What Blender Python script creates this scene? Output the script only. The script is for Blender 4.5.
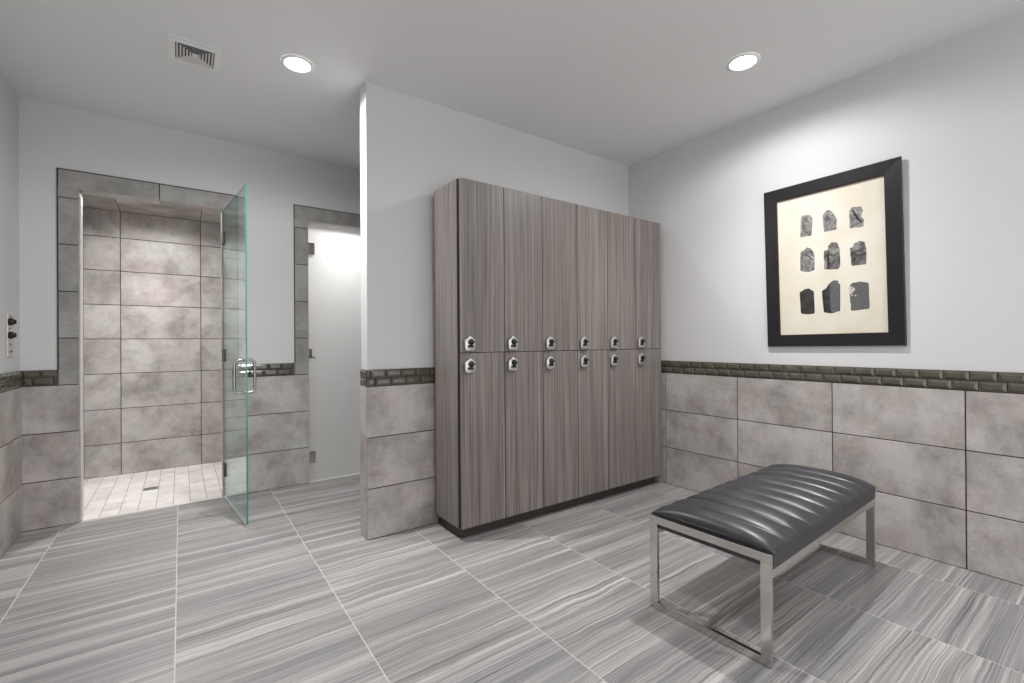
import bpy, bmesh, math, random
from mathutils import Vector, Matrix, noise

for o in list(bpy.data.objects):
    bpy.data.objects.remove(o, do_unlink=True)
C = bpy.context.scene.collection
PI = math.pi
rnd = random.Random(7)

# ------------------------------------------------------------------ camera
F_PX, YAW, PIT, ROL, CAM_H = 461.62, 0.6223, 0.0021, -0.0064, 1.191
fw = Vector((math.sin(YAW)*math.cos(PIT), math.cos(YAW)*math.cos(PIT), math.sin(PIT)))
rt = Vector((math.cos(YAW), -math.sin(YAW), 0)); up = rt.cross(fw)
r2 = rt*math.cos(ROL) + up*math.sin(ROL); u2 = -rt*math.sin(ROL) + up*math.cos(ROL)
cd = bpy.data.cameras.new('camera'); cam = bpy.data.objects.new('camera', cd); C.objects.link(cam)
cd.sensor_width = 36.0; cd.lens = F_PX*36.0/1024.0; cd.shift_y = -0.0006; cd.clip_start = .02
m = Matrix.Identity(4)
for i in range(3):
    m[i][0] = r2[i]; m[i][1] = u2[i]; m[i][2] = -fw[i]
m[0][3], m[1][3], m[2][3] = 0, 0, CAM_H
cam.matrix_world = m
sc = bpy.context.scene
sc.camera = cam

# ------------------------------------------------------------------ world and exposure
w = bpy.data.worlds.new('world'); sc.world = w; w.use_nodes = True
w.node_tree.nodes['Background'].inputs[0].default_value = (.99, .99, 1.0, 1)
w.node_tree.nodes['Background'].inputs[1].default_value = 1.1  # even fill light, entering by the added opening behind the camera
vs = sc.view_settings
vs.view_transform = 'Standard'; vs.look = 'None'; vs.gamma = 1; vs.use_curve_mapping = False
vs.exposure = 0.64

# ceiling downlights: name -> (x, y, ceiling z, watts, cone degrees, blend)
CEIL = 2.777
LIGHTS = [
    (.545, 2.832, CEIL, 132, 172, .4),
    (2.609, 1.361, CEIL, 104, 172, .4),
    (.45, .35, CEIL, 50, 172, .4),  # unseen lamp above the camera, added for fill
    (2.55, -.75, CEIL, 55, 172, .4),  # added fill lamp behind the camera, right side
    (.45, -1.0, CEIL, 40, 172, .4),  # added fill lamp behind the camera, left side
    (-.17, 4.86, 2.41, 88, 172, .4),
    (1.20, 4.53, 2.41, 40, 172, .4),
]

# ------------------------------------------------------------------ dimensions
XL, XR, YB, YP, YF = -.828, 3.298, 4.212, 2.776, -1.7   # left, right, back, partition front, wall behind camera
PAINT = .006; FACE = .005                               # paint lies back, tile stands out from the nominal plane
ZT = .925; ZS = 1.026                                   # top of wainscot tile, top of accent strip
XP, YP2 = .908, 2.900                                   # end and back of the partition
OX0, OX1, OZ = -.552, .262, 2.235                       # shower opening
DX0, DX1 = .886, 1.68                                   # frosted door opening
SY, SX0, SX1, SZ = 5.52, -.70, .70, 2.41                # shower interior
TX0, TX1, TY = .80, 1.80, 5.3                           # room behind frosted door
WT = .123                                               # wall thickness

# ------------------------------------------------------------------ materials
def new_mat(name):
    mt = bpy.data.materials.new(name); mt.use_nodes = True
    nt = mt.node_tree; b = nt.nodes['Principled BSDF']
    return mt, nt, b
def nd(nt, typ, **kw):
    n = nt.nodes.new(typ)
    for k, v in kw.items():
        if k.startswith('i_'):
            n.inputs[k[2:].replace('_', ' ')].default_value = v
        else: setattr(n, k, v)
    return n
def ramp(nt, stops, fac):
    r = nt.nodes.new('ShaderNodeValToRGB'); cr = r.color_ramp
    while len(cr.elements) < len(stops): cr.elements.new(.5)
    for e, (p, c) in zip(cr.elements, stops):
        e.position = p; e.color = (*c, 1) if len(c) == 3 else c
    nt.links.new(fac, r.inputs[0]); return r.outputs[0]
def plain(name, col, rough=.5, metal=0., bump=0., bscale=60., spec=.5, vary=.04):
    mt, nt, b = new_mat(name)
    tc = nd(nt, 'ShaderNodeTexCoord')
    n = nd(nt, 'ShaderNodeTexNoise'); n.inputs['Scale'].default_value = bscale; n.inputs['Detail'].default_value = 4
    nt.links.new(tc.outputs['Object'], n.inputs['Vector'])
    c = ramp(nt, [(.3, tuple(x*(1-vary) for x in col)), (.7, tuple(min(1, x*(1+vary)) for x in col))], n.outputs['Fac'])
    nt.links.new(c, b.inputs['Base Color'])
    b.inputs['Roughness'].default_value = rough; b.inputs['Metallic'].default_value = metal
    b.inputs['Specular IOR Level'].default_value = spec
    if bump:
        bp = nd(nt, 'ShaderNodeBump'); bp.inputs['Strength'].default_value = bump; bp.inputs['Distance'].default_value = .002
        nt.links.new(n.outputs['Fac'], bp.inputs['Height']); nt.links.new(bp.outputs[0], b.inputs['Normal'])
    return mt

M = {}
M['paint'] = plain('wall_paint', (.68, .68, .687), .6, bump=.25, bscale=220, vary=.01)
M['ceiling'] = plain('ceiling_paint', (.82, .82, .82), .8, bump=.2, bscale=160, vary=.01)
M['dark_grout'] = plain('dark_grout', (.045, .043, .04), .9, bscale=90)
M['mosaic_grout'] = plain('mosaic_grout', (.27, .26, .25), .85, bscale=90)
M['light_grout'] = plain('light_grout', (.56, .55, .53), .85, bscale=90)
M['nickel'] = plain('brushed_nickel', (.66, .63, .60), .16, 1., bscale=40, vary=.03)
M['gunmetal'] = plain('gunmetal_hinge', (.10, .10, .10), .4, .9, bscale=40)
M['chrome'] = plain('dark_chrome', (.42, .42, .42), .14, 1., bscale=40)
M['silver'] = plain('silver_plastic', (.62, .62, .62), .28, .75, bscale=40)
M['black'] = plain('black_plastic', (.012, .012, .012), .4, bscale=40)
M['toe'] = plain('toe_kick_laminate', (.045, .037, .032), .5, bscale=50)
M['white'] = plain('white_enamel', (.86, .86, .85), .5, bscale=30, vary=.01)
M['grey_grille'] = plain('grille_enamel', (.66, .65, .645), .5, bscale=30, vary=.01)
M['void'] = plain('duct_dark', (.03, .03, .028), .9, bscale=30)
M['alu'] = plain('pale_aluminium', (.78, .78, .78), .35, .3, bscale=40)
M['frame'] = plain('black_stained_frame', (.009, .008, .009), .38, bump=.1, bscale=70, vary=.2)
M['lip'] = plain('frame_inner_lip', (.13, .045, .025), .4, bscale=50)
M['red'] = plain('red_indicator', (.45, .06, .03), .4)
M['strip'] = plain('bronze_glass_tile', (.095, .084, .064), .15, bump=.05, bscale=18, spec=.8, vary=.22)
M['threshold'] = plain('pale_threshold', (.62, .60, .57), .5, bscale=20)

def tile_mat(name, dark, mid, light, rough=.42, scale=3.6, pink=(1.01, .962, .95)):
    mt, nt, b = new_mat(name)
    L = nt.links.new
    tc = nd(nt, 'ShaderNodeTexCoord'); at = nd(nt, 'ShaderNodeAttribute', attribute_name='tid')
    mu = nd(nt, 'ShaderNodeVectorMath', operation='MULTIPLY'); mu.inputs[1].default_value = (37, 53, 71)
    L(at.outputs['Fac'], mu.inputs[0])
    ad = nd(nt, 'ShaderNodeVectorMath', operation='ADD'); L(tc.outputs['Object'], ad.inputs[0]); L(mu.outputs[0], ad.inputs[1])
    n1 = nd(nt, 'ShaderNodeTexNoise'); n1.inputs['Scale'].default_value = scale; n1.inputs['Detail'].default_value = 9; n1.inputs['Roughness'].default_value = .68
    n1.inputs['Distortion'].default_value = .15
    L(ad.outputs[0], n1.inputs['Vector'])
    n2 = nd(nt, 'ShaderNodeTexNoise'); n2.inputs['Scale'].default_value = scale*1.7; n2.inputs['Detail'].default_value = 3
    a2 = nd(nt, 'ShaderNodeVectorMath', operation='ADD'); a2.inputs[1].default_value = (9.1, 3.3, 5.7)
    L(ad.outputs[0], a2.inputs[0]); L(a2.outputs[0], n2.inputs['Vector'])
    n3 = nd(nt, 'ShaderNodeTexNoise'); n3.inputs['Scale'].default_value = 95; n3.inputs['Detail'].default_value = 3
    L(ad.outputs[0], n3.inputs['Vector'])
    c = ramp(nt, [(.34, dark), (.47, mid), (.58, light), (.70, tuple(x*1.1 for x in light))], n1.outputs['Fac'])
    mx = nd(nt, 'ShaderNodeMix', data_type='RGBA', blend_type='MULTIPLY'); mx.inputs['Factor'].default_value = 1
    pk = ramp(nt, [(.45, (.985, 1.0, .985)), (.56, pink)], n2.outputs['Fac'])
    L(c, mx.inputs['A']); L(pk, mx.inputs['B'])
    m2 = nd(nt, 'ShaderNodeMix', data_type='RGBA', blend_type='MULTIPLY'); m2.inputs['Factor'].default_value = 1
    fn = ramp(nt, [(.3, (.93, .93, .93)), (.7, (1.05, 1.05, 1.05))], n3.outputs['Fac'])
    L(mx.outputs['Result'], m2.inputs['A']); L(fn, m2.inputs['B'])
    L(m2.outputs['Result'], b.inputs['Base Color'])
    b.inputs['Roughness'].default_value = rough
    bp = nd(nt, 'ShaderNodeBump'); bp.inputs['Strength'].default_value = .12; bp.inputs['Distance'].default_value = .002
    L(n1.outputs['Fac'], bp.inputs['Height']); L(bp.outputs[0], b.inputs['Normal'])
    return mt
M['tile'] = tile_mat('concrete_look_tile', (.285, .264, .250), (.42, .396, .378), (.525, .508, .492))
M['frame_tile'] = tile_mat('darker_surround_tile', (.23, .228, .216), (.29, .286, .274), (.36, .356, .342))
M['mosaic'] = tile_mat('shower_mosaic', (.60, .565, .545), (.70, .675, .65), (.78, .76, .74), .5, 3.5, pink=(1., .965, .955))

def floor_mat():
    mt, nt, b = new_mat('striated_stone_tile'); L = nt.links.new
    tc = nd(nt, 'ShaderNodeTexCoord'); at = nd(nt, 'ShaderNodeAttribute', attribute_name='tid')
    mu = nd(nt, 'ShaderNodeVectorMath', operation='MULTIPLY'); mu.inputs[1].default_value = (13, 29, 0)
    L(at.outputs['Fac'], mu.inputs[0])
    ad = nd(nt, 'ShaderNodeVectorMath', operation='ADD'); L(tc.outputs['Object'], ad.inputs[0]); L(mu.outputs[0], ad.inputs[1])
    # gentle waves in the vein direction, stronger on some tiles
    wn = nd(nt, 'ShaderNodeTexNoise'); wn.inputs['Scale'].default_value = 5.0; wn.inputs['Detail'].default_value = 3
    L(ad.outputs[0], wn.inputs['Vector'])
    w1 = nd(nt, 'ShaderNodeMath', operation='SUBTRACT'); w1.inputs[1].default_value = .5; L(wn.outputs['Fac'], w1.inputs[0])
    amp = nd(nt, 'ShaderNodeMapRange'); amp.inputs['From Min'].default_value = .0; amp.inputs['From Max'].default_value = 1
    amp.inputs['To Min'].default_value = .002; amp.inputs['To Max'].default_value = .055
    L(at.outputs['Fac'], amp.inputs['Value'])
    w2 = nd(nt, 'ShaderNodeMath', operation='MULTIPLY'); L(w1.outputs[0], w2.inputs[0]); L(amp.outputs[0], w2.inputs[1])
    cx = nd(nt, 'ShaderNodeCombineXYZ'); L(w2.outputs[0], cx.inputs['Y'])
    a3 = nd(nt, 'ShaderNodeVectorMath', operation='ADD'); L(ad.outputs[0], a3.inputs[0]); L(cx.outputs[0], a3.inputs[1])
    def streak(sx, sy, det, off):
        mp = nd(nt, 'ShaderNodeMapping'); mp.inputs['Scale'].default_value = (sx, sy, 1); mp.inputs['Location'].default_value = (off, off*1.7, 0)
        L(a3.outputs[0], mp.inputs['Vector'])
        n = nd(nt, 'ShaderNodeTexNoise'); n.inputs['Scale'].default_value = 1; n.inputs['Detail'].default_value = det; n.inputs['Roughness'].default_value = .6
        L(mp.outputs[0], n.inputs['Vector']); return n.outputs['Fac']
    broad = streak(.35, 13, 3, 3.1); mid = streak(.6, 85, 5, 7.7); fine = streak(1.4, 210, 4, 1.3)
    c = ramp(nt, [(.32, (.225, .225, .231)), (.46, (.28, .277, .279)), (.56, (.34, .334, .331)), (.68, (.47, .46, .448))], broad)
    def mul(a, bb):
        mx = nd(nt, 'ShaderNodeMix', data_type='RGBA', blend_type='MULTIPLY'); mx.inputs['Factor'].default_value = 1
        L(a, mx.inputs['A']); L(bb, mx.inputs['B']); return mx.outputs['Result']
    c = mul(c, ramp(nt, [(.33, (.58, .58, .585)), (.44, (.93, .925, .92)), (.58, (1.04, 1.035, 1.03)), (.68, (1.5, 1.47, 1.43))], mid))
    c = mul(c, ramp(nt, [(.34, (.66, .66, .66)), (.5, (1, 1, 1)), (.66, (1.30, 1.29, 1.28))], fine))
    tv = ramp(nt, [(0, (.94, .94, .96)), (1, (1.08, 1.06, 1.04))], at.outputs['Fac'])
    c = mul(c, tv)
    L(c, b.inputs['Base Color']); b.inputs['Roughness'].default_value = .36
    return mt
M['floor_tile'] = floor_mat()

def wood_mat():
    mt, nt, b = new_mat('taupe_woodgrain_laminate'); L = nt.links.new
    tc = nd(nt, 'ShaderNodeTexCoord'); at = nd(nt, 'ShaderNodeObjectInfo')
    mu = nd(nt, 'ShaderNodeVectorMath', operation='MULTIPLY'); mu.inputs[1].default_value = (3, 3, 2)
    L(at.outputs['Random'], mu.inputs[0])
    ad = nd(nt, 'ShaderNodeVectorMath', operation='ADD'); L(tc.outputs['Object'], ad.inputs[0]); L(mu.outputs[0], ad.inputs[1])
    outs = []
    for sx, sz, det, off in ((30, .35, 3, 0), (120, 1.1, 4, 5), (330, 4, 2, 9)):
        mp = nd(nt, 'ShaderNodeMapping'); mp.inputs['Scale'].default_value = (sx, sx, sz); mp.inputs['Location'].default_value = (off, off, off)
        L(ad.outputs[0], mp.inputs['Vector'])
        n = nd(nt, 'ShaderNodeTexNoise'); n.inputs['Scale'].default_value = 1; n.inputs['Detail'].default_value = det; n.inputs['Roughness'].default_value = .6
        L(mp.outputs[0], n.inputs['Vector']); outs.append(n.outputs['Fac'])
    def mul(a, bb):
        mx = nd(nt, 'ShaderNodeMix', data_type='RGBA', blend_type='MULTIPLY'); mx.inputs['Factor'].default_value = 1
        L(a, mx.inputs['A']); L(bb, mx.inputs['B']); return mx.outputs['Result']
    c = ramp(nt, [(.30, (.168, .146, .135)), (.5, (.208, .185, .172)), (.70, (.245, .222, .208))], outs[0])
    c = mul(c, ramp(nt, [(.34, (.54, .52, .505)), (.47, (.95, .945, .94)), (.66, (1.26, 1.25, 1.24))], outs[1]))
    c = mul(c, ramp(nt, [(.32, (.84, .84, .84)), (.68, (1.13, 1.13, 1.13))], outs[2]))
    L(c, b.inputs['Base Color']); b.inputs['Roughness'].default_value = .42
    return mt
M['wood'] = wood_mat()

def leather_mat():
    mt, nt, b = new_mat('charcoal_leather'); L = nt.links.new
    tc = nd(nt, 'ShaderNodeTexCoord')
    n = nd(nt, 'ShaderNodeTexNoise'); n.inputs['Scale'].default_value = 9; n.inputs['Detail'].default_value = 6
    L(tc.outputs['Object'], n.inputs['Vector'])
    v = nd(nt, 'ShaderNodeTexVoronoi'); v.inputs['Scale'].default_value = 420
    L(tc.outputs['Object'], v.inputs['Vector'])
    L(ramp(nt, [(.3, (.016, .016, .020)), (.7, (.036, .036, .043))], n.outputs['Fac']), b.inputs['Base Color'])
    L(ramp(nt, [(.3, (.33, .33, .33)), (.7, (.44, .44, .44))], n.outputs['Fac']), b.inputs['Roughness'])
    b.inputs['Specular IOR Level'].default_value = .7
    bp = nd(nt, 'ShaderNodeBump'); bp.inputs['Strength'].default_value = .12; bp.inputs['Distance'].default_value = .001
    L(v.outputs['Distance'], bp.inputs['Height']); L(bp.outputs[0], b.inputs['Normal'])
    return mt
M['leather'] = leather_mat()

def clear_glass(name, tint, edge=False):
    mt = bpy.data.materials.new(name); mt.use_nodes = True; nt = mt.node_tree; nt.nodes.clear(); L = nt.links.new
    out = nd(nt, 'ShaderNodeOutputMaterial'); tr = nd(nt, 'ShaderNodeBsdfTransparent'); tr.inputs[0].default_value = (*tint, 1)
    gl = nd(nt, 'ShaderNodeBsdfGlossy'); gl.inputs['Roughness'].default_value = .01; gl.inputs['Color'].default_value = (.9, .97, .97, 1)
    lw = nd(nt, 'ShaderNodeLayerWeight'); lw.inputs['Blend'].default_value = .5
    pw = nd(nt, 'ShaderNodeMath', operation='POWER'); pw.inputs[1].default_value = 4.2; L(lw.outputs['Facing'], pw.inputs[0])
    fr = nd(nt, 'ShaderNodeMapRange'); fr.inputs['To Min'].default_value = .04; fr.inputs['To Max'].default_value = 1.; L(pw.outputs[0], fr.inputs['Value'])
    mx = nd(nt, 'ShaderNodeMixShader'); L(fr.outputs[0], mx.inputs[0]); L(tr.outputs[0], mx.inputs[1]); L(gl.outputs[0], mx.inputs[2])
    L(mx.outputs[0], out.inputs[0]); return mt
M['glass'] = clear_glass('clear_door_glass', (.90, .955, .95))
mt, nt, b = new_mat('green_glass_edge'); b.inputs['Base Color'].default_value = (.075, .235, .205, 1); b.inputs['Roughness'].default_value = .12
M['glass_edge'] = mt
M['glass_back'] = clear_glass('etched_glass_rear_face', (.97, .97, .97))
def frosted():
    mt = bpy.data.materials.new('frosted_glass'); mt.use_nodes = True; nt = mt.node_tree; nt.nodes.clear(); L = nt.links.new
    out = nd(nt, 'ShaderNodeOutputMaterial')
    tl = nd(nt, 'ShaderNodeBsdfTranslucent'); tl.inputs[0].default_value = (.88, .88, .87, 1)
    df = nd(nt, 'ShaderNodeBsdfDiffuse'); df.inputs[0].default_value = (.68, .68, .67, 1)
    gl = nd(nt, 'ShaderNodeBsdfGlossy'); gl.inputs['Roughness'].default_value = .35
    m1 = nd(nt, 'ShaderNodeMixShader'); m1.inputs[0].default_value = .35; L(tl.outputs[0], m1.inputs[1]); L(df.outputs[0], m1.inputs[2])
    m2 = nd(nt, 'ShaderNodeMixShader'); m2.inputs[0].default_value = .05; L(m1.outputs[0], m2.inputs[1]); L(gl.outputs[0], m2.inputs[2])
    L(m2.outputs[0], out.inputs[0]); return mt
M['frosted'] = frosted()
mt, nt, b = new_mat('lamp_lens'); b.inputs['Emission Color'].default_value = (1, .99, .97, 1); b.inputs['Emission Strength'].default_value = 14
M['lens'] = mt

def paper_mat():
    mt, nt, b = new_mat('aged_cream_paper'); L = nt.links.new
    tc = nd(nt, 'ShaderNodeTexCoord'); n = nd(nt, 'ShaderNodeTexNoise'); n.inputs['Scale'].default_value = 4.5; n.inputs['Detail'].default_value = 6
    L(tc.outputs['Object'], n.inputs['Vector'])
    L(ramp(nt, [(.35, (.70, .655, .53)), (.55, (.745, .71, .61)), (.75, (.77, .74, .655))], n.outputs['Fac']), b.inputs['Base Color'])
    b.inputs['Roughness'].default_value = .6; return mt
M['paper'] = paper_mat()
def ink_mat(name, dark, light, scale, lo=.4, hi=.6):
    mt, nt, b = new_mat(name); L = nt.links.new
    tc = nd(nt, 'ShaderNodeTexCoord'); n = nd(nt, 'ShaderNodeTexNoise'); n.inputs['Scale'].default_value = scale; n.inputs['Detail'].default_value = 8; n.inputs['Distortion'].default_value = 1.
    L(tc.outputs['Object'], n.inputs['Vector'])
    L(ramp(nt, [(lo, dark), (hi, light)], n.outputs['Fac']), b.inputs['Base Color']); b.inputs['Roughness'].default_value = .6; return mt
M['ink_light'] = ink_mat('pale_ink_wash', (.09, .088, .085), (.36, .35, .34), 30, .36, .66)
M['ink_mid'] = ink_mat('mid_ink_wash', (.04, .038, .036), (.30, .29, .28), 18, .36, .66)
M['ink_dark'] = ink_mat('dark_ink_wash', (.012, .010, .010), (.045, .038, .035), 12)
M['ink_grey'] = ink_mat('flat_grey_ink', (.095, .095, .097), (.125, .125, .127), 40)
M['ink_black'] = ink_mat('black_ink_crack', (.008, .008, .008), (.02, .02, .02), 30)

# ------------------------------------------------------------------ mesh helpers
class MB:
    def __init__(s): s.bm = bmesh.new(); s.tl = s.bm.faces.layers.float.new('tid')
    def face(s, pts, mi=0, tid=0., smooth=False):
        vs_ = [s.bm.verts.new(p) for p in pts]; f = s.bm.faces.new(vs_); f.material_index = mi; f[s.tl] = tid; f.smooth = smooth; return f
    def box(s, a, b, mi=0, tid=0., bevel=0.):
        x0, x1 = sorted((a[0], b[0])); y0, y1 = sorted((a[1], b[1])); z0, z1 = sorted((a[2], b[2]))
        v = [s.bm.verts.new(p) for p in [(x0,y0,z0),(x1,y0,z0),(x1,y1,z0),(x0,y1,z0),(x0,y0,z1),(x1,y0,z1),(x1,y1,z1),(x0,y1,z1)]]
        fs = []
        for q in ((3,2,1,0),(4,5,6,7),(0,1,5,4),(1,2,6,5),(2,3,7,6),(3,0,4,7)):
            f = s.bm.faces.new([v[i] for i in q]); f.material_index = mi; f[s.tl] = tid; fs.append(f)
        if bevel:
            es = list({e for f in fs for e in f.edges})
            r = bmesh.ops.bevel(s.bm, geom=es, offset=bevel, segments=2, profile=.5, affect='EDGES')
            for f in r['faces']: f[s.tl] = tid; f.material_index = mi
        return fs
    def frustum(s, o, u, v, n, a0, a1, b0, b1, h0, h1, inset, mi=0, tid=0.):
        """bevelled tile: rectangle a0..a1 x b0..b1 on axes u, v; vertical sides to h0, slope to h1"""
        P = lambda a, b_, h: s.bm.verts.new(o + u*a + v*b_ + n*h)
        A = [P(a0,b0,0),P(a1,b0,0),P(a1,b1,0),P(a0,b1,0)]; B = [P(a0,b0,h0),P(a1,b0,h0),P(a1,b1,h0),P(a0,b1,h0)]
        ia = min(inset, (a1-a0)*.4)
        D = [P(a0+ia,b0+inset,h1),P(a1-ia,b0+inset,h1),P(a1-ia,b1-inset,h1),P(a0+ia,b1-inset,h1)]
        flip = u.cross(v).dot(n) < 0
        def F(q):
            f = s.bm.faces.new(q[::-1] if flip else q); f.material_index = mi; f[s.tl] = tid
        for i in range(4):
            j = (i+1) % 4; F([A[i],A[j],B[j],B[i]]); F([B[i],B[j],D[j],D[i]])
        F(D)
    def tube(s, pts, r, seg=12, mi=0, closed=False, caps=True):
        pts = [Vector(p) for p in pts]; n = len(pts); rings = []
        prev = None
        for i, p in enumerate(pts):
            if closed: t = (pts[(i+1) % n]-pts[i-1]).normalized()
            else: t = (pts[min(i+1,n-1)]-pts[max(i-1,0)]).normalized()
            if prev is None:
                a = Vector((0,0,1)) if abs(t.z) < .9 else Vector((1,0,0)); prev = a
            uu = (prev - t*prev.dot(t)).normalized(); vv = t.cross(uu); prev = uu
            rings.append([s.bm.verts.new(p + uu*(r*math.cos(2*PI*k/seg)) + vv*(r*math.sin(2*PI*k/seg))) for k in range(seg)])
        rng = range(n) if closed else range(n-1)
        for i in rng:
            A, B = rings[i], rings[(i+1) % n]
            for k in range(seg):
                f = s.bm.faces.new([A[k],A[(k+1)%seg],B[(k+1)%seg],B[k]]); f.smooth = True; f.material_index = mi
        if caps and not closed:
            for R_ in (rings[0][::-1], rings[-1]):
                f = s.bm.faces.new(R_); f.material_index = mi
    def lathe(s, prof, centre, axis=(0,0,1), seg=32, mi=0):
        ax = Vector(axis).normalized(); a = Vector((1,0,0)) if abs(ax.x) < .9 else Vector((0,1,0))
        uu = (a-ax*a.dot(ax)).normalized(); vv = ax.cross(uu); c = Vector(centre); rings = []
        for r, h in prof:
            if r < 1e-6: rings.append([s.bm.verts.new(c+ax*h)])
            else: rings.append([s.bm.verts.new(c+ax*h+uu*r*math.cos(2*PI*k/seg)+vv*r*math.sin(2*PI*k/seg)) for k in range(seg)])
        for A, B in zip(rings, rings[1:]):
            for k in range(seg):
                k2 = (k+1) % seg
                if len(A) == 1 and len(B) == 1: continue
                if len(A) == 1: q = [A[0],B[k2],B[k]]
                elif len(B) == 1: q = [A[k],A[k2],B[0]]
                else: q = [A[k],A[k2],B[k2],B[k]]
                f = s.bm.faces.new(q); f.smooth = True; f.material_index = mi
    def prism(s, pts2, P, h0, h1, mi=0, bevel=0.):
        """extrude polygon pts2 (a,b) between heights h0, h1; P(a,b,h) -> point"""
        A = [s.bm.verts.new(P(a,b_,h0)) for a, b_ in pts2]; B = [s.bm.verts.new(P(a,b_,h1)) for a, b_ in pts2]
        n = len(pts2); fs = [s.bm.faces.new(A[::-1]), s.bm.faces.new(B)]
        for i in range(n): fs.append(s.bm.faces.new([A[i],A[(i+1)%n],B[(i+1)%n],B[i]]))
        for f in fs: f.material_index = mi
        if bevel:
            es = list(fs[1].edges)
            bmesh.ops.bevel(s.bm, geom=es, offset=bevel, segments=3, profile=.5, affect='EDGES')
        return fs
    def build(s, name, mats, parent=None, recalc=True):
        if recalc: bmesh.ops.recalc_face_normals(s.bm, faces=s.bm.faces)
        me = bpy.data.meshes.new(name); s.bm.to_mesh(me); s.bm.free()
        for mm in (mats if isinstance(mats, (list, tuple)) else [mats]): me.materials.append(M[mm])
        o = bpy.data.objects.new(name, me); C.objects.link(o)
        if parent:
            o.parent = parent
            o.location = -parent_world(parent)
        return o
def parent_world(p):
    v = Vector(p.location)
    while p.parent: p = p.parent; v += p.location
    return v
def tag(o, label, cat, group=None, kind=None):
    o['label'] = label; o['category'] = cat
    if group: o['group'] = group
    if kind: o['kind'] = kind
    return o
def empty(name, loc=(0,0,0)):
    o = bpy.data.objects.new(name, None); C.objects.link(o); o.location = loc; o.empty_display_size = .1; return o
V = Vector
TG = .0030   # half the joint width

def tiles(mb, o, u, v, n, us, vs_, th, mi=0, grout=1, half=TG, skip=None):
    """rectified tiles on plane o + u*a + v*b, lines us x vs_, standing th proud, on a bed of grout"""
    o, u, v, n = V(o), V(u), V(v), V(n)
    for i in range(len(us)-1):
        for j in range(len(vs_)-1):
            if skip and skip(i, j): continue
            a0, a1, b0, b1 = us[i], us[i+1], vs_[j], vs_[j+1]
            mb.frustum(o, u, v, n, a0+half, a1-half, b0+half, b1-half, th-.0009, th, .0009, mi, rnd.random())
            q = [o+u*a0+v*b0+n*(th-.0035), o+u*a1+v*b0+n*(th-.0035), o+u*a1+v*b1+n*(th-.0035), o+u*a0+v*b1+n*(th-.0035)]
            if u.cross(v).dot(n) < 0: q = q[::-1]
            mb.face(q, grout)
def strip(mb, o, u, v, n, a0, a1, base, ph_top, ph_bot, lo=ZT+.001, hi=ZS, pitch=.1):
    """two courses of bevelled bronze glass tiles between a0 and a1"""
    o, u, v, n = V(o), V(u), V(v), V(n); mid = (lo+hi)/2
    for (b0, b1, ph) in ((lo, mid, ph_bot), (mid, hi, ph_top)):
        k = math.floor((a0-ph)/pitch); xs = []
        x = ph + k*pitch
        while x < a1 + pitch:
            xs.append(x); x += pitch
        for x0, x1 in zip(xs, xs[1:]):
            c0, c1 = max(x0, a0), min(x1, a1)
            if c1-c0 < .008: continue
            mb.frustum(o, u, v, n, c0+.002, c1-.002, b0+.002, b1-.002, base+.002, base+.0085, .013, 0, rnd.random())
    P = lambda a, b_, h: o+u*a+v*b_+n*h
    # grout bed as a closed slab
    q = [P(a0,lo,base),P(a1,lo,base),P(a1,hi,base),P(a0,hi,base)]
    z = [P(a0,lo,0),P(a1,lo,0),P(a1,hi,0),P(a0,hi,0)]
    mb.face(q, 1)
    for i in range(4): mb.face([z[i], z[(i+1)%4], q[(i+1)%4], q[i]], 1)

# ================================================================== SETTING
# ---- floor
FLX = [-.635+.6125*k for k in range(0, 8)]
FLX = [XL-.01] + [x for x in FLX if XL < x < XR-.02] + [XR+.01]
FLY = [.583+.3065*k for k in range(-8, 13)]
FLY = [YF-.01] + [y for y in FLY if YF < y < YB-.02] + [YB+.002]
mb = MB(); mb.box((XL-.12, YF-.12, -.12), (TX1+1.6, YB+.03, -.010), 0)
fl = mb.build('floor', 'light_grout'); tag(fl, 'grey striated stone tile floor running through the whole changing room', 'floor', kind='structure')
mb = MB()
for i in range(len(FLX)-1):
    for j in range(len(FLY)-1):
        mb.frustum(V((0,0,-.010)), V((1,0,0)), V((0,1,0)), V((0,0,1)), FLX[i]+.0021, FLX[i+1]-.0021, FLY[j]+.0007, FLY[j+1]-.0007, .0096, .0100, .0004, 0, rnd.random())
mb.face([(XL-.01,YF-.01,-.0008),(XR+.01,YF-.01,-.0008),(XR+.01,YB+.002,-.0008),(XL-.01,YB+.002,-.0008)], 1)
mb.build('floor_tiles', ['floor_tile', 'light_grout'], fl)

# ---- shower floor
mb = MB(); mb.box((SX0-.12, YB+.03, -.12), (TX1+.1, TY+.35, -.010), 0)
sf = mb.build('floor_shower', 'light_grout'); tag(sf, 'pale square mosaic floor inside the open shower', 'floor', kind='structure')
mb = MB()
DRX, DRY = (-.258, -.156), (4.79, 4.89)
xs = [-.05+.1035*k for k in range(-7, 9)]; xs = [SX0] + [x for x in xs if SX0+.02 < x < TX0-.0] + [TX0]
ys = [YB+.035] + [4.375+.1035*k for k in range(0, 12)]; ys = [y for y in ys if y < SY-.02] + [SY+.01]
for i in range(len(xs)-1):
    for j in range(len(ys)-1):
        cx_, cy_ = (xs[i]+xs[i+1])/2, (ys[j]+ys[j+1])/2
        if DRX[0] < cx_ < DRX[1] and DRY[0]-.02 < cy_ < DRY[1]+.02: continue
        mb.frustum(V((0,0,-.010)), V((1,0,0)), V((0,1,0)), V((0,0,1)), xs[i]+.0018, xs[i+1]-.0018, ys[j]+.0010, ys[j+1]-.0010, .0092, .0100, .0008, 0, rnd.random())
mb.face([(SX0,YB+.03,-.0015),(TX0,YB+.03,-.0015),(TX0,SY+.01,-.0015),(SX0,SY+.01,-.0015)], 1)
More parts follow.
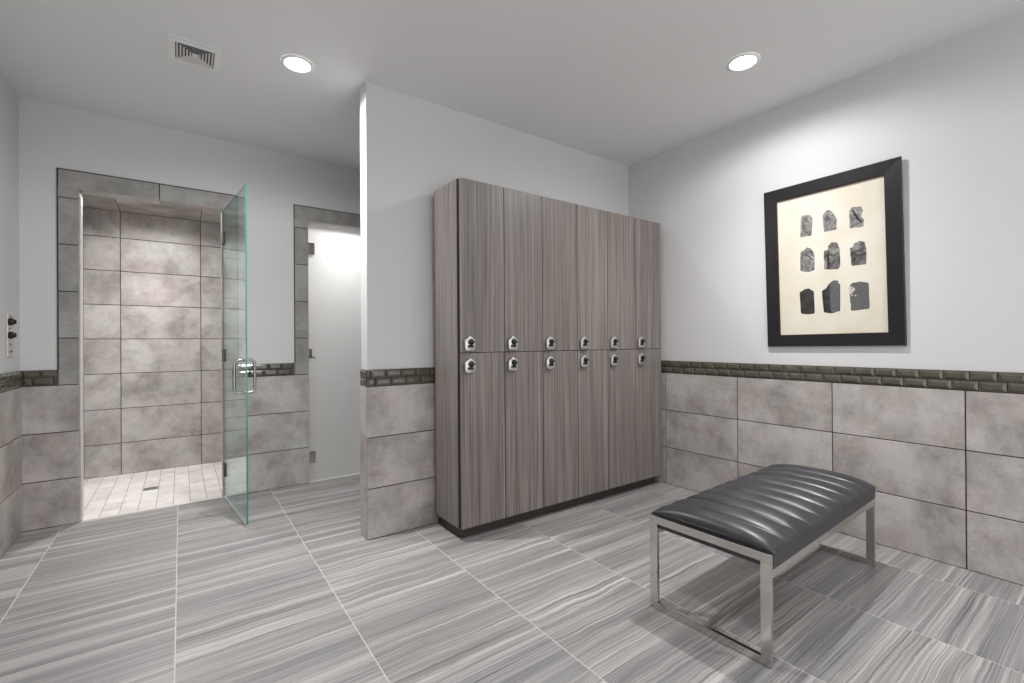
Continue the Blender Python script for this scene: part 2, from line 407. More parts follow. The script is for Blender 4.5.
mo = mb.build('mosaic_tiles', ['mosaic', 'mosaic_grout'], sf)
mb = MB(); mb.box((OX0+.001, YB+.003, -.012), (OX1-.001, YB+.033, .001), 0)
tag(mb.build('trim_1', 'threshold'), 'pale stone threshold strip across the shower opening', 'threshold', kind='structure')

# ---- ceiling
mb = MB(); mb.box((XL-.12, YF-.12, CEIL), (XR+.12, YB+WT, CEIL+.12))
tag(mb.build('ceiling', 'ceiling'), 'flat grey-white painted ceiling with recessed downlights', 'ceiling', kind='structure')

# ---- left wall
UX, UY, UZ = V((1,0,0)), V((0,1,0)), V((0,0,1))
PXL = XL-PAINT; PXR = XR+PAINT; PYB = YB+PAINT; PYP = YP+PAINT
ROWS = [0, .305, .615, ZT]
mb = MB(); mb.box((PXL-.11, YF-.12, 0), (PXL, YB+WT, CEIL))
wl = mb.build('wall_left', 'paint'); tag(wl, 'white painted left wall above grey tile wainscot', 'wall', kind='structure')
mb = MB(); tiles(mb, (PXL,0,0), UY, UZ, UX, [YF]+[YB-.61*k for k in range(9, -1, -1)], ROWS, PAINT+FACE); mb.build('tile_wainscot', ['tile', 'dark_grout'], wl)
mb = MB(); strip(mb, (PXL,0,0), UY, UZ, UX, YF, YB-.001, PAINT+FACE-.002, YB-.03, YB-.065); mb.build('accent_strip', ['strip', 'dark_grout'], wl)

# ---- right wall
mb = MB(); mb.box((PXR, YF-.12, 0), (PXR+.11, YB+WT, CEIL))
wr = mb.build('wall_right', 'paint'); tag(wr, 'white painted right wall with tile wainscot behind the bench', 'wall', kind='structure')
mb = MB(); tiles(mb, (PXR,0,0), UY, UZ, -UX, [YF, -1.243, -.637, -.031, .575, 1.176, 1.779, 2.392, YP-.002], ROWS, PAINT+FACE); mb.build('tile_wainscot', ['tile', 'dark_grout'], wr)
mb = MB(); strip(mb, (PXR,0,0), UY, UZ, -UX, YF, YP-.006, PAINT+FACE-.002, .559, .5255); mb.build('accent_strip', ['strip', 'dark_grout'], wr)

# ---- wall behind the camera, its wide opening added to admit fill light
mb = MB(); mb.box((PXL-.11, YF-.12, 0), (PXL+.25, YF, CEIL)); mb.box((PXR-.25, YF-.12, 0), (PXR+.11, YF, CEIL)); mb.box((PXL+.25, YF-.12, 2.62), (PXR-.25, YF, CEIL))
tag(mb.build('wall_front', 'paint'), 'white painted wall with a wide opening added behind the viewer to let in fill light', 'wall', kind='structure')

# ---- partition
XPP = XP+PAINT+.003
mb = MB(); mb.box((XPP, PYP, 0), (PXR+.02, YP2-.004, CEIL), bevel=.0)
wp = mb.build('wall_partition', 'paint'); tag(wp, 'white painted partition wall standing behind the lockers', 'wall', kind='structure')
mb = MB()
tiles(mb, (0,PYP,0), UX, UZ, -UY, [XP, 1.518, 2.128, 2.738, XR-.004], ROWS, PAINT+FACE)
tiles(mb, (XPP,0,0), UY, UZ, -UX, [YP-FACE, YP2], ROWS, XPP-XP+.001, half=.0016)
mb.box((XP+.003, YP2-.004, 0), (PXR, YP2-.001, ZT), 1)
mb.build('tile_wainscot', ['tile', 'dark_grout'], wp)
mb = MB(); strip(mb, (0,PYP,0), UX, UZ, -UY, XP-.001, XR-.006, PAINT+FACE-.002, .930, .963)
strip(mb, (XPP,0,0), UY, UZ, -UX, YP-FACE, YP2+.001, XPP-XP-.006, YP-.02, YP+.035)
mb.build('accent_strip', ['strip', 'dark_grout'], wp)

# ---- back wall with two openings
OXa, OXb = OX0-.006, OX1+.006
mb = MB()
def wb(x0, x1, z0, z1): mb.box((x0, PYB, z0), (x1, YB+WT, z1))
wb(PXL, OX0-.008, 0, CEIL); wb(OX0-.008, OX1+.008, OZ+.008, CEIL); wb(OX1+.008, DX0-.008, 0, CEIL)
wb(DX0-.008, DX1+.008, OZ+.008, CEIL); wb(DX1+.008, PXR, 0, CEIL)
wbk = mb.build('wall_back', 'paint'); tag(wbk, 'white painted back wall with tiled shower and frosted door openings', 'wall', kind='structure')
mb = MB()
T = PAINT+FACE; o = (0, PYB, 0)
tiles(mb, o, UX, UZ, -UY, [XL, OX0], ROWS, T)                       # left of the shower
tiles(mb, o, UX, UZ, -UY, [OX1, DX0], ROWS, T)                      # between shower and frosted door
tiles(mb, o, UX, UZ, -UY, [DX1, 2.29, 2.9, XR], ROWS, T)
mb.build('tile_wainscot', ['tile', 'dark_grout'], wbk)
COL = [ZT, 1.235, 1.545, 1.857, 2.166]
mb = MB()
W1 = .104
tiles(mb, o, UX, UZ, -UY, [OX0-W1, OX0], COL, T); tiles(mb, o, UX, UZ, -UY, [OX1, OX1+W1], COL, T)
def hdr(xa, xb, ia, ib, joints):
    # header course with corner pieces that run down to the first column joint
    tiles(mb, o, UX, UZ, -UY, [xa]+joints+[xb], [OZ, 2.354], T)
    for c0, c1 in ((xa, ia), (ib, xb)):
        if c1-c0 < .01: continue
        mb.frustum(V(o), UX, UZ, -UY, c0+TG, c1-TG*.6, 2.166+TG, OZ+.004, T-.0009, T, .0006, 0, .37)
hdr(OX0-W1, OX1+W1, OX0, OX1, [-.122])
tiles(mb, o, UX, UZ, -UY, [DX0-.108, DX0], COL, T); tiles(mb, o, UX, UZ, -UY, [DX1, DX1+.108], COL, T)
hdr(DX0-.108, DX1+.108, DX0, DX1, [1.40])
# dark edge profile round the surrounds
for (xa, xb) in ((OX0-W1, OX1+W1), (DX0-.108, DX1+.108)):
    mb.box((xa-.004, YB-FACE+.0015, ZS), (xa, PYB, 2.358), 1); mb.box((xb, YB-FACE+.0015, ZS), (xb+.004, PYB, 2.358), 1)
    mb.box((xa-.004, YB-FACE+.0015, 2.354), (xb+.004, PYB, 2.358), 1)
mb.build('tile_surround', ['frame_tile', 'dark_grout'], wbk)
mb = MB()
for a, b_ in ((OX0, OX1), (DX0, DX1)):
    JY = [YB-FACE+.001, YB+WT+.002]
    tiles(mb, (a-.008, 0, 0), UY, UZ, UX, JY, [0, .305, .615, .925, 1.235, 1.545, 1.857, 2.166, OZ], .008, half=.001)
    tiles(mb, (b_+.008, 0, 0), UY, UZ, -UX, JY, [0, .305, .615, .925, 1.235, 1.545, 1.857, 2.166, OZ], .008, half=.001)
    tiles(mb, (0, 0, OZ+.008), UX, UY, -UZ, [a, -.122 if a < 0 else 1.4, b_], JY, .008, half=.001)
mb.build('jamb_tiles', ['tile', 'dark_grout'], wbk)
mb = MB()
strip(mb, (0,PYB,0), UX, UZ, -UY, XL+.004, OX0-W1-.004, T-.002, XL+.085, XL+.05)
strip(mb, (0,PYB,0), UX, UZ, -UY, OX1+W1+.004, DX0-.112, T-.002, .478, .445)
mb.build('accent_strip', ['strip', 'dark_grout'], wbk)

# ---- shower enclosure walls
SROW = [0, .289, .605, .925, 1.240, 1.550, 1.860, 2.165, SZ]
mb = MB(); mb.box((SX0-.1, SY+.01, 0), (TX0, SY+.1, SZ+.1))
ws = mb.build('wall_shower_back', 'paint'); tag(ws, 'grey tiled back wall inside the open shower', 'wall', kind='structure')
mb = MB(); tiles(mb, (0,SY+.01,0), UX, UZ, -UY, [SX0, -.447, .162, SX1+.01], SROW, .01); mb.build('shower_tiles', ['tile', 'dark_grout'], ws)
mb = MB(); mb.box((SX0-.1, YB+WT, 0), (SX0-.01, SY+.1, SZ+.1))
ws = mb.build('wall_shower_left', 'paint'); tag(ws, 'grey tiled left wall inside the open shower', 'wall', kind='structure')
mb = MB(); tiles(mb, (SX0-.01,0,0), UY, UZ, UX, [YB+WT, 4.9, SY], SROW, .01); mb.build('shower_tiles', ['tile', 'dark_grout'], ws)
mb = MB(); mb.box((SX1+.01, YB+WT, 0), (TX0, SY+.1, SZ+.1))
ws = mb.build('wall_shower_right', 'paint'); tag(ws, 'grey tiled wall between the shower and the frosted room', 'wall', kind='structure')
mb = MB(); tiles(mb, (SX1+.01,0,0), UY, UZ, -UX, [YB+WT, 4.9, SY], SROW, .01); mb.build('shower_tiles', ['tile', 'dark_grout'], ws)
mb = MB(); mb.box((SX0-.1, YB+WT, SZ+.01), (TX1+.1, SY+.1, SZ+.12))
ws = mb.build('ceiling_shower', 'paint'); tag(ws, 'tiled shower ceiling just above the opening', 'ceiling', kind='structure')
mb = MB(); tiles(mb, (0,0,SZ+.01), UX, UY, -UZ, [SX0, -.447, .162, SX1], [YB+WT, 4.6, 4.905, 5.21, SY], .01); mb.build('shower_tiles', ['tile', 'dark_grout'], ws)
mb = MB(); mb.box((TX0, TY, 0), (TX1+.1, TY+.1, SZ+.1)); mb.box((TX1, YB+WT, 0), (TX1+.1, TY+.1, SZ+.1))
tag(mb.build('wall_behind_frosted_door', 'paint'), 'plain white walls of the lit room behind the frosted door', 'wall', kind='structure')

# ---- aluminium strip on the left jamb
mb = MB(); mb.box((OX0, YB+.012, .0), (OX0+.009, YB+.075, 2.195), bevel=.001)
tag(mb.build('trim_2', 'alu'), 'pale vertical seal strip on the left shower jamb', 'trim', kind='structure')

# ---- clear shower door, standing open
H0, H1 = V((.272, YB-.004, 0)), V((.346, 3.436, 0))
du = (H1-H0).normalized(); dn = V((du.y, -du.x, 0)); DWID = (H1-H0).length
d1 = empty('door_1', H0); tag(d1, 'clear glass shower door standing open towards the room', 'door', kind='structure')
def DP(a, h, z): return H0 + du*a + dn*h + V((0,0,z))
def dbox(mb, a0, a1, h0, h1, z0, z1, mi=0, mi_side=None):
    v = [mb.bm.verts.new(DP(a,h,z)) for z in (z0,z1) for a, h in ((a0,h0),(a1,h0),(a1,h1),(a0,h1))]
    for q, big in (((3,2,1,0),0),((4,5,6,7),0),((0,1,5,4),1),((1,2,6,5),0),((2,3,7,6),1),((3,0,4,7),0)):
        f = mb.bm.faces.new([v[i] for i in q]); f.material_index = mi if (big or mi_side is None) else mi_side
mb = MB(); dbox(mb, .004, DWID, -.005, .005, .014, 2.222, 0, 1); mb.build('glass_panel', ['glass', 'glass_edge'], d1)
mb = MB(); dbox(mb, .004, DWID-.002, -.0065, .0065, .004, .0145, 0); mb.build('bottom_seal', 'alu', d1)
for zc in (2.005, 1.102, .222):
    mb = MB(); dbox(mb, .0, .058, -.014, .014, zc-.048, zc+.048, 0)
    mb.box((OX1-.004, YB-.024, zc-.046), (OX1+.010, YB-.0055, zc+.046), 0, bevel=.002)
    mb.build('hinge', 'gunmetal', d1)
mb = MB()
zt, zb, off, rr, hr = 1.083, .868, .060, .030, .0095
a = DWID-.062; loop = []
for s_, (za, zz) in ((1, (zb, zt)),):
    cs = [(off-rr, zt-rr, 0), (-(off-rr), zt-rr, 90), (-(off-rr), zb+rr, 180), ((off-rr), zb+rr, 270)]
    for h, z, a0 in cs:
        for k in range(7):
            t = math.radians(a0+15*k); loop.append(DP(a, h+rr*math.cos(t), z+rr*math.sin(t)))
mb.tube(loop, hr, 14, closed=True)
mb.build('door_handle', 'chrome', d1)

# ---- frosted door
d2 = empty('door_2', (DX0, YB+.03, 0)); tag(d2, 'frosted glass door with glowing light behind its top', 'door', kind='structure')
mb = MB()
x0, x1, y0, y1, z0, z1 = DX0+.004, DX1-.006, YB+.028, YB+.038, .008, 2.212
mb.face([(x0,y0,z0),(x1,y0,z0),(x1,y0,z1),(x0,y0,z1)], 0)
mb.face([(x1,y1,z0),(x0,y1,z0),(x0,y1,z1),(x1,y1,z1)], 1)
mb.face([(x0,y0,z1),(x1,y0,z1),(x1,y1,z1),(x0,y1,z1)], 1); mb.face([(x0,y0,z0),(x0,y1,z0),(x1,y1,z0),(x1,y0,z0)], 1)
mb.face([(x0,y0,z0),(x0,y0,z1),(x0,y1,z1),(x0,y1,z0)], 1); mb.face([(x1,y0,z0),(x1,y1,z0),(x1,y1,z1),(x1,y0,z1)], 1)
mb.build('glass_panel', ['frosted', 'glass_back'], d2)
for zc in (2.006, .212):
    mb = MB(); mb.box((DX0, YB+.018, zc-.05), (DX0+.056, YB+.048, zc+.05), 0, bevel=.002)
    mb.box((DX0+.012, YB+.013, zc-.032), (DX0+.030, YB+.019, zc+.032), 0, bevel=.001)
    mb.build('hinge', 'nickel', d2)
mb = MB(); mb.box((DX0, YB+.006, 1.062), (DX0+.056, YB+.028, 1.075), 0, bevel=.002); mb.box((DX0+.008, YB+.016, 1.075), (DX0+.03, YB+.028, 1.14), 0, bevel=.002)
mb.build('latch', 'chrome', d2)

# ================================================================== LOCKERS
LX0, LX1, LY0, LY1, LZ0, LZ1, LZM = 1.343, 3.257, 2.4045, 2.738, .0765, 2.172, 1.127
lk = empty('locker_bank', ((LX0+LX1)/2, 2.6, 0))
tag(lk, 'taupe woodgrain bank of twelve lockers against the partition wall', 'lockers')
mb = MB()
mb.box((LX0, LY0+.031, LZ0), (LX0+.018, LY1, LZ1), 0, bevel=.0006); mb.box((LX1-.007, LY0+.002, LZ0), (LX1, LY1, LZ1), 0, bevel=.0006)
mb.box((LX0+.018, LY0+.03, LZ1-.02), (LX1-.007, LY1, LZ1), 0); mb.box((LX0+.018, LY0+.03, LZ0), (LX1-.007, LY1, LZ0+.02), 0)
mb.build('carcass', 'wood', lk)
mb = MB(); mb.box((LX0+.003, LY0+.021, LZ0+.003), (LX1-.007, LY0+.031, LZ1-.003), 0)
mb.box((LX0+.010, LY1, LZ0), (LX1-.004, 2.759, LZ1-.004), 0); mb.build('backing', 'black', lk)
mb = MB(); mb.box((1.376, 2.462, 0), (3.235, 2.758, LZ0), 0); mb.build('toe_kick', 'toe', lk)
SE = [1.351, 1.668, 1.981, 2.301, 2.613, 2.930, 3.2495]
def lock_outline(cx, cz, s=1.):
    # rounded shield: flat rounded foot, straight sides, peaked top
    pts = []
    def arc(x, z, r, a0, a1, n=5):
        for k in range(n+1):
            t = math.radians(a0+(a1-a0)*k/n); pts.append((cx+s*(x+r*math.cos(t)), cz+s*(z+r*math.sin(t))))
    arc(.020, -.028, .013, 270, 360); arc(.020, .014, .013, 0, 50); arc(0, .030, .011, 50, 130); arc(-.020, .014, .013, 130, 180); arc(-.020, -.028, .013, 180, 270)
    return pts
proto = None
for zi, (z0, z1, zl) in enumerate(((LZM+.002, LZ1, 1.182), (LZ0, LZM-.002, 1.050))):
    for i in range(6):
        xa, xb = SE[i]+.0024, SE[i+1]-.0024
        if proto is None or zi or True:
            mb = MB(); mb.box((xa, LY0, z0), (xb, LY0+.019, z1), 0, bevel=.0012)
            door = mb.build('door', 'wood', lk)
        cx_ = SE[i]+.054
        org = V((cx_, LY0, zl))
        if proto is None:
            P = lambda a, b_, h: V((a, LY0-h, b_))
            mb = MB(); mb.prism(lock_outline(0,0,1.06), lambda a, b_, h: V((a, -h, b_)), 0, .021, bevel=.005); lc = mb.build('lock_case', 'silver')
            mb = MB(); mb.lathe([(.0001,.021),(.0185,.021),(.0185,.030),(.015,.035),(.0001,.035)], (.002,0,.010), (0,-1,0), 20)
            mb.box((-.0155, -.043, .0055), (.022, -.028, .0135), 0, bevel=.003); kn = mb.build('lock_knob', 'black')
            mb = MB(); mb.box((-.020, -.0250, -.0235), (.020, -.020, -.0085), 0, bevel=.002); kp = mb.build('lock_keypad', 'black')
            proto = (lc, kn, kp)
            for p_ in proto:
                for f in p_.data.polygons: f.use_smooth = True
                p_.parent = door; p_.location = org - parent_world(door)
        else:
            for p_ in proto:
                c = p_.copy(); C.objects.link(c); c.parent = door; c.location = org - parent_world(door)

# ================================================================== BENCH
BX0, BX1, BY0, BY1, BZ = 1.712, 2.952, .818, 1.332, .412
bench = empty('bench', ((BX0+BX1)/2, (BY0+BY1)/2, 0))
tag(bench, 'channel-tufted black leather bench on a flat nickel frame beside the right wall', 'bench')
LW, LT, BH = .037, .017, .032     # bar width, thickness, height
for xs_, nm in ((BX0, 'near'), (BX1-LT, 'far')):
    mb = MB()
    mb.box((xs_, BY0, BZ-BH), (xs_+LT, BY1, BZ), 0, bevel=.0012); eb = mb.build('top_bar', 'nickel', bench)
    mb = MB(); mb.box((xs_, BY0, 0.002), (xs_+LT, BY1, BH), 0, bevel=.0012); mb.build('foot_bar', 'nickel', bench)
    for y0_ in (BY0, BY1-LW):
        mb = MB(); mb.box((xs_, y0_, BH), (xs_+LT, y0_+LW, BZ-BH), 0, bevel=.0010); mb.build('leg', 'nickel', bench)
for y0_ in (BY0+.002, BY1-.018):
    mb = MB(); mb.box((BX0+LT, y0_, .322), (BX1-LT, y0_+.016, .354), 0, bevel=.0012); mb.build('side_rail', 'nickel', bench)
mb = MB(); mb.box((BX0+LT, 1.062, .002), (BX1-LT, 1.092, .028), 0, bevel=.0015); mb.build('stretcher', 'nickel', bench)
# cushion: boxed band, piped seam and a channelled dome
CX0, CX1, CY0, CY1, CZ0, CZ1 = BX0+LT+.002, BX1+.002, BY0-.001, BY1+.001, .354, .414
mb = MB(); mb.box((CX0, CY0, CZ0), (CX1, CY1, CZ1), 0, bevel=.004)
band = mb.build('seat_band', 'leather', bench)
NCH = 10; NX, NY = NCH*20, 56
mb = MB(); gv = []
ex0, ex1 = BX0+.0185, BX1+.003
for i in range(NX+1):
    row = []
    for j in range(NY+1):
        # ease the samples towards the edges
        tx, ty = i/NX, j/NY
        vy = math.sin((ty-.5)*PI)            # -1..1
        t = (tx*NCH) % 1.0
        if i == NX: t = 1.0
        bul = (max(0., 1-abs(2*t-1)**2.2))**.62
        ch = min(int(tx*NCH), NCH-1)
        E = max(0., 1-abs(vy)**3.2)**.5
        ends = 1.0
        d = min(tx, 1-tx)*NCH
        if d < .5: ends = max(0., 1-(1-2*d)**2.6)**.5
        crown = .010*(1-vy*vy)
        h = E*(.024 + crown + .021*bul) * (ends if d < .5 else 1)
        if d < .5: h = E*ends*(.024+crown+.021)
        # puckers next to the side seams
        pk = max(0., abs(vy)-.80)/.20
        h += .0022*pk*(1-pk)*4*noise.noise((tx*NCH*7.0, 3.1 if vy > 0 else 9.7, ch*1.3))
        h += .0012*E*noise.noise((tx*9, ty*5, 2.2))
        pinch = .003*(1-bul)*max(0., abs(vy)-.9)/.1
        x = ex0 + (ex1-ex0)*tx; y = (CY0+CY1)/2 + vy*((CY1-CY0)/2+.003-pinch)
        row.append(mb.bm.verts.new((x, y, CZ1-.001+h)))
    gv.append(row)
for i in range(NX):
    for j in range(NY):
        f = mb.bm.faces.new([gv[i][j], gv[i+1][j], gv[i+1][j+1], gv[i][j+1]]); f.smooth = True
# close underneath
bd = [gv[i][0] for i in range(NX+1)] + [gv[NX][j] for j in range(1, NY+1)] + [gv[i][NY] for i in range(NX-1, -1, -1)] + [gv[0][j] for j in range(NY-1, 0, -1)]
mb.bm.faces.new(bd[::-1])
mb.build('seat_cushion', 'leather', bench)
mb = MB()
for yy in (CY0-.0005, CY1+.0005):
    mb.tube([(CX0+(CX1-CX0)*k/60, yy + .0006*math.sin(k*1.7), CZ1-.001) for k in range(61)], .0032, 8)
mb.build('piping', 'leather', bench)
# the bench stands a little askew to the wall: turned about its near corner
BA = math.radians(2.3); bc = V((BX0, BY0, 0)); rel = V(bench.location)-bc
bench.rotation_euler = (0, 0, BA); bench.location = V((1.729, .815, 0)) + Matrix.Rotation(BA, 3, 'Z') @ rel

# ================================================================== PICTURE
# leans forward from the right wall: foot against it, head standing off
PY0, PY1, PZ0, PZ1 = .810, 1.557, 1.152, 2.209
ft, hd = XR-.014, XR-.030                                   # x of the frame face at foot and head
pic = empty('framed_picture', (XR-.02, (PY0+PY1)/2, PZ0))
tag(pic, 'black framed picture of nine ink shapes hung on the right wall above the bench', 'picture')
def FP(a, b_, h):   # a: towards the camera is smaller y, b: height, h: out of the face
    yc, q = (PY0+PY1)/2, .0123      # hung very slightly crooked
    a, b_ = a+q*(b_-PZ0), b_-q*(a-yc)
    t = (b_-PZ0)/(PZ1-PZ0); return V((ft+(hd-ft)*t-h, a, b_))
FWD = .078
iy0, iy1, iz0, iz1 = PY0+FWD, PY1-FWD, PZ0+FWD*.95, PZ1-FWD
mb = MB()
O = [(PY0,PZ0),(PY1,PZ0),(PY1,PZ1),(PY0,PZ1)]; I = [(iy0,iz0),(iy1,iz0),(iy1,iz1),(iy0,iz1)]
def loopf(L0, h0, L1, h1, mi=0):
    for i in range(4):
        j = (i+1) % 4
        mb.face([FP(*L0[i],h0), FP(*L0[j],h0), FP(*L1[j],h1), FP(*L1[i],h1)], mi)
O2 = [(PY0+.003,PZ0+.003),(PY1-.003,PZ0+.003),(PY1-.003,PZ1-.003),(PY0+.003,PZ1-.003)]
loopf(O, -.019, O, -.002); loopf(O, -.002, O2, .0); loopf(O2, .0, I, -.004); loopf(I, -.004, I, -.016); loopf(O, -.019, I, -.019); loopf(I, -.016, I, -.019)
mb.build('frame', 'frame', pic)
mb = MB(); I2 = [(iy0+.003,iz0+.003),(iy1-.003,iz0+.003),(iy1-.003,iz1-.003),(iy0+.003,iz1-.003)]
I1 = [(iy0+.0002,iz0+.0002),(iy1-.0002,iz0+.0002),(iy1-.0002,iz1-.0002),(iy0+.0002,iz1-.0002)]
loopf(I1, -.010, I2, -.010); loopf(I2, -.010, I2, -.0165); loopf(I1, -.010, I1, -.0165); loopf(I1, -.0165, I2, -.0165)
mb.build('inner_lip', 'lip', pic)
mb = MB(); mb.prism(I1, FP, -.0188, -.017); pr = mb.build('print', 'paper', pic)
# nine ink shapes, outlines in metres on the paper: (y, z)
SHAPES = [
     [(1.34, 1.864), (1.274, 1.86), (1.265, 1.972), (1.278, 1.996), (1.321, 2.004), (1.333, 1.987)] ,
     [(1.2, 1.869), (1.135, 1.871), (1.132, 1.936), (1.155, 1.987), (1.178, 2.003), (1.202, 1.986), (1.209, 1.966), (1.206, 1.897)] ,
     [(1.066, 1.863), (0.997, 1.858), (0.993, 1.905), (1.008, 1.918), (0.996, 1.958), (1.005, 1.98), (1.049, 1.988), (1.066, 1.969)] ,
     [(1.345, 1.645), (1.295, 1.629), (1.261, 1.64), (1.261, 1.746), (1.281, 1.783), (1.306, 1.793), (1.318, 1.775), (1.343, 1.768)] ,
     [(1.208, 1.633), (1.131, 1.625), (1.12, 1.646), (1.121, 1.754), (1.134, 1.79), (1.165, 1.798), (1.182, 1.776), (1.184, 1.755), (1.207, 1.75)] ,
     [(1.063, 1.635), (0.987, 1.634), (0.986, 1.731), (0.993, 1.769), (1.018, 1.78), (1.047, 1.765), (1.053, 1.748), (1.068, 1.745)] ,
     [(1.349, 1.367), (1.311, 1.357), (1.267, 1.362), (1.269, 1.503), (1.297, 1.525), (1.32, 1.523), (1.353, 1.505)] ,
     [(1.216, 1.365), (1.177, 1.355), (1.127, 1.367), (1.124, 1.526), (1.137, 1.554), (1.161, 1.56), (1.185, 1.538), (1.202, 1.512), (1.225, 1.502)] ,
     [(1.071, 1.364), (0.978, 1.37), (0.978, 1.524), (1.021, 1.536), (1.061, 1.531), (1.081, 1.512), (1.072, 1.425)] ,
]
SMAT = [0, 0, 0, 0, 1, 1, 2, 2, 3]
INK = ['ink_light', 'ink_mid', 'ink_dark', 'ink_grey', 'ink_black']
mb = MB()
def rough_outline(pts, seed, amp=.0026, n=12):
    out = []
    for i, p in enumerate(pts):
        q = pts[(i+1) % len(pts)]
        for k in range(n):
            y, z = p[0]+(q[0]-p[0])*k/n, p[1]+(q[1]-p[1])*k/n
            out.append((y+amp*noise.noise((y*60, z*60, seed)), z+amp*noise.noise((y*60, z*60, seed+5.5))))
    for _ in range(1):     # round the corners
        out = [((out[i-1][0]+2*out[i][0]+out[(i+1) % len(out)][0])/4, (out[i-1][1]+2*out[i][1]+out[(i+1) % len(out)][1])/4) for i in range(len(out))]
    return out
for k, pts in enumerate(SHAPES): mb.prism(rough_outline(pts, k*3.3), FP, -.0170, -.0166, SMAT[k])
def crack(pts, wd, mi=4, h=-.0162):
    L_, R_ = [], []
    fine = []
    for i in range(len(pts)-1):
        for k in range(5): fine.append((pts[i][0]+(pts[i+1][0]-pts[i][0])*k/5, pts[i][1]+(pts[i+1][1]-pts[i][1])*k/5))
    fine.append(pts[-1])
    for i, (y, z) in enumerate(fine):
        q = fine[min(i+1, len(fine)-1)]; p = fine[max(i-1, 0)]; t = V((q[0]-p[0], q[1]-p[1])).normalized(); nn = V((-t.y, t.x))
        ww = wd*(.35+.65*math.sin(PI*(i+.6)/len(fine)))*(.55+.9*rnd.random())
        L_.append((y+nn.x*ww, z+nn.y*ww)); R_.append((y-nn.x*ww*.6, z-nn.y*ww*.6))
    mb.prism(L_+R_[::-1], FP, h-.0004, h, mi)
crack([(1.049, 1.971), (1.035, 1.94), (1.021, 1.912), (1.004, 1.885)], .008)
crack([(1.316, 1.751), (1.293, 1.733), (1.277, 1.711), (1.262, 1.703)], .0035)
crack([(1.182, 1.752), (1.183, 1.703), (1.18, 1.666), (1.184, 1.632)], .009)
crack([(1.171, 1.925), (1.167, 1.916)], .004)
mb.prism(rough_outline([(1.179, 1.358), (1.129, 1.367), (1.126, 1.526), (1.138, 1.552), (1.161, 1.557), (1.179, 1.545)], 2., .001, 4), FP, -.0166, -.0162, 3)
for k in range(26):    # flaked-off flecks on the ninth shape
    y, z = 1.076-abs(rnd.gauss(0, .012)), 1.475+rnd.gauss(0, .022); r = .003+.003*rnd.random()
    mb.prism([(y+r*math.cos(t*PI/3+k), z+r*math.sin(t*PI/3+k)) for t in range(6)], FP, -.0165, -.0160, 5)
mb.build('ink_shapes', INK+['paper'], pr)

# ================================================================== CONTROL PLATE on the left wall
cp = empty('control_plate', (PXL, 3.988, 1.248)); tag(cp, 'slim steel control plate with two black knobs on the left wall', 'control panel')
mb = MB(); mb.box((PXL, 3.925, 1.120), (PXL+.008, 4.052, 1.376), 0, bevel=.002); mb.build('plate', 'nickel', cp)
for z in (1.330, 1.250):
    mb = MB(); mb.lathe([(.0001,.008),(.022,.008),(.022,.016),(.015,.020),(.013,.030),(.0001,.031)], (PXL, 3.992, z), (1,0,0), 24); mb.build('knob', 'black', cp)
mb = MB(); mb.prism([(3.978,1.186),(4.006,1.186),(3.992,1.204)], lambda a, b_, h: V((PXL+h, a, b_)), .008, .010); mb.build('warning_mark', 'red', cp)
for y, z in ((3.975, 1.290), (3.98, 1.150), (4.01, 1.155), (3.99, 1.362)):
    mb = MB(); mb.lathe([(.0001,.0095),(.006,.0095),(.006,.007)], (PXL, y, z), (1,0,0), 12); mb.build('screw', 'black', cp)

# ================================================================== CEILING VENT
vx0, vx1, vy0, vy1 = -.050, .188, 2.930, 3.168
vt = empty('ceiling_vent', ((vx0+vx1)/2, (vy0+vy1)/2, CEIL)); tag(vt, 'square white exhaust vent grille in the ceiling left of the downlight', 'vent')
vcx, vcy = (vx0+vx1)/2, (vy0+vy1)/2
def ring(mb, r0, r1, zo, zi, mi=0, th=.002):
    q0 = [(vcx-r0,vcy-r0),(vcx+r0,vcy-r0),(vcx+r0,vcy+r0),(vcx-r0,vcy+r0)]; q1 = [(vcx-r1,vcy-r1),(vcx+r1,vcy-r1),(vcx+r1,vcy+r1),(vcx-r1,vcy+r1)]
    for i in range(4):
        j = (i+1) % 4
        a, b_, c, d = (*q0[i],zo), (*q0[j],zo), (*q1[j],zi), (*q1[i],zi)
        mb.face([a,b_,c,d], mi); mb.face([(*q0[i],zo+th),(*q0[j],zo+th),(*q1[j],zi+th),(*q1[i],zi+th)][::-1], mi)
        mb.face([a,(*q0[i],zo+th),(*q0[j],zo+th),b_], mi); mb.face([d,c,(*q1[j],zi+th),(*q1[i],zi+th)], mi)
mb = MB(); ring(mb, .119, .0875, CEIL-.010, CEIL-.013); ring(mb, .119, .1185, CEIL-.010, CEIL-.0005)
ring(mb, .0878, .0868, CEIL-.013, CEIL-.001); mb.build('frame', 'white', vt, recalc=False)
mb = MB(); mb.box((vcx-.087, vcy-.087, CEIL-.002), (vcx+.087, vcy+.087, CEIL-.0005)); mb.build('duct', 'void', vt)
for k in range(5):
    r = .083-.0145*k; mb = MB(); ring(mb, r, r-.0085, CEIL-.0125, CEIL-.0085, th=.0015); mb.build('louver', 'grey_grille', vt, recalc=False)
mb = MB(); mb.box((vcx-.0125, vcy-.0125, CEIL-.0125), (vcx+.0125, vcy+.0125, CEIL-.0095)); mb.build('centre_plate', 'white', vt)

# ================================================================== FLOOR DRAIN
dr = empty('floor_drain', ((DRX[0]+DRX[1])/2, 4.84, 0)); tag(dr, 'small square metal drain set in the shower mosaic', 'drain')
mb = MB(); mb.box((DRX[0]+.002, 4.790, -.009), (DRX[1]-.002, 4.890, -.002)); mb.build('grate', 'nickel', dr)
mb = MB()
for k in range(6): mb.box((DRX[0]+.012, 4.800+.0145*k, -.002), (DRX[1]-.012, 4.806+.0145*k, -.0012))
mb.build('slots', 'void', dr)

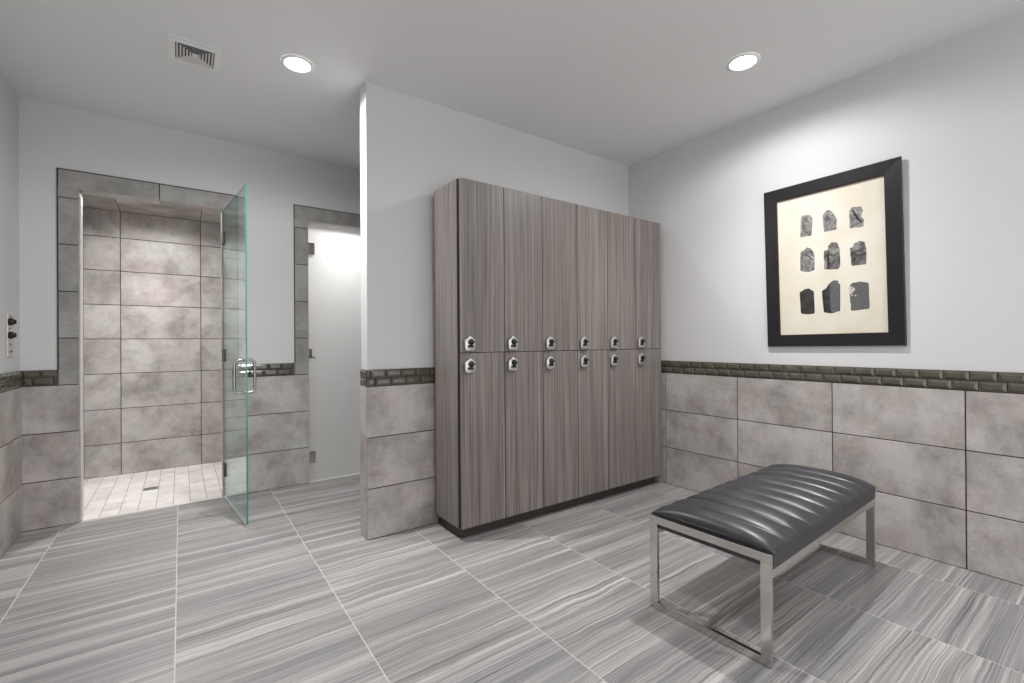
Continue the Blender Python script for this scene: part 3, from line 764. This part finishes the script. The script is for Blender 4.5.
# ================================================================== DOWNLIGHTS
LAB = ['round recessed ceiling downlight near the partition and the vent', 'round recessed ceiling downlight above the leather bench',
       'round fill downlight added out of view over the viewer near the left wall', 'round fill downlight added out of view behind the viewer near the right wall',
       'round fill downlight added out of view behind the viewer near the left wall', 'round recessed downlight in the shower ceiling', 'round recessed downlight behind the frosted door']
for k, (x, y, z, pw, cone, bl) in enumerate(LIGHTS):
    z_ = z - (.0 if z > 2.5 else .0)
    dl = empty('ceiling_light', (x, y, z_)); tag(dl, LAB[k], 'ceiling light', 'recessed downlights')
    mb = MB(); mb.lathe([(.088,-.0005),(.088,-.004),(.074,-.009),(.068,-.007),(.066,-.0005)], (x, y, z_), (0,0,1), 40); mb.build('trim_ring', 'white', dl)
    mb = MB(); mb.lathe([(.0001,-.0055),(.05,-.005),(.067,-.0035),(.067,-.001),(.0001,-.001)], (x, y, z_), (0,0,1), 32); mb.build('lens', 'lens', dl)
    ld = bpy.data.lights.new('downlight', 'SPOT'); ld.energy = pw; ld.spot_size = math.radians(cone); ld.spot_blend = bl; ld.shadow_soft_size = .035
    ld.color = (1., .985, .97)
    # reflector lamp: a strong lobe straight down and a weak wide spill
    ld.use_nodes = True; nt = ld.node_tree; em = nt.nodes['Emission']
    tcn = nt.nodes.new('ShaderNodeTexCoord'); sx = nt.nodes.new('ShaderNodeSeparateXYZ'); nt.links.new(tcn.outputs['Normal'], sx.inputs[0])
    ab = nt.nodes.new('ShaderNodeMath'); ab.operation = 'ABSOLUTE'; nt.links.new(sx.outputs['Z'], ab.inputs[0])
    pwn = nt.nodes.new('ShaderNodeMath'); pwn.operation = 'POWER'; pwn.inputs[1].default_value = 5.; nt.links.new(ab.outputs[0], pwn.inputs[0])
    ma = nt.nodes.new('ShaderNodeMath'); ma.operation = 'MULTIPLY_ADD'; ma.inputs[1].default_value = 1.05; ma.inputs[2].default_value = .13; nt.links.new(pwn.outputs[0], ma.inputs[0])
    nt.links.new(ma.outputs[0], em.inputs['Strength'])
    lo = bpy.data.objects.new('bulb', ld); C.objects.link(lo); lo.parent = dl; lo.location = (0, 0, -.045)
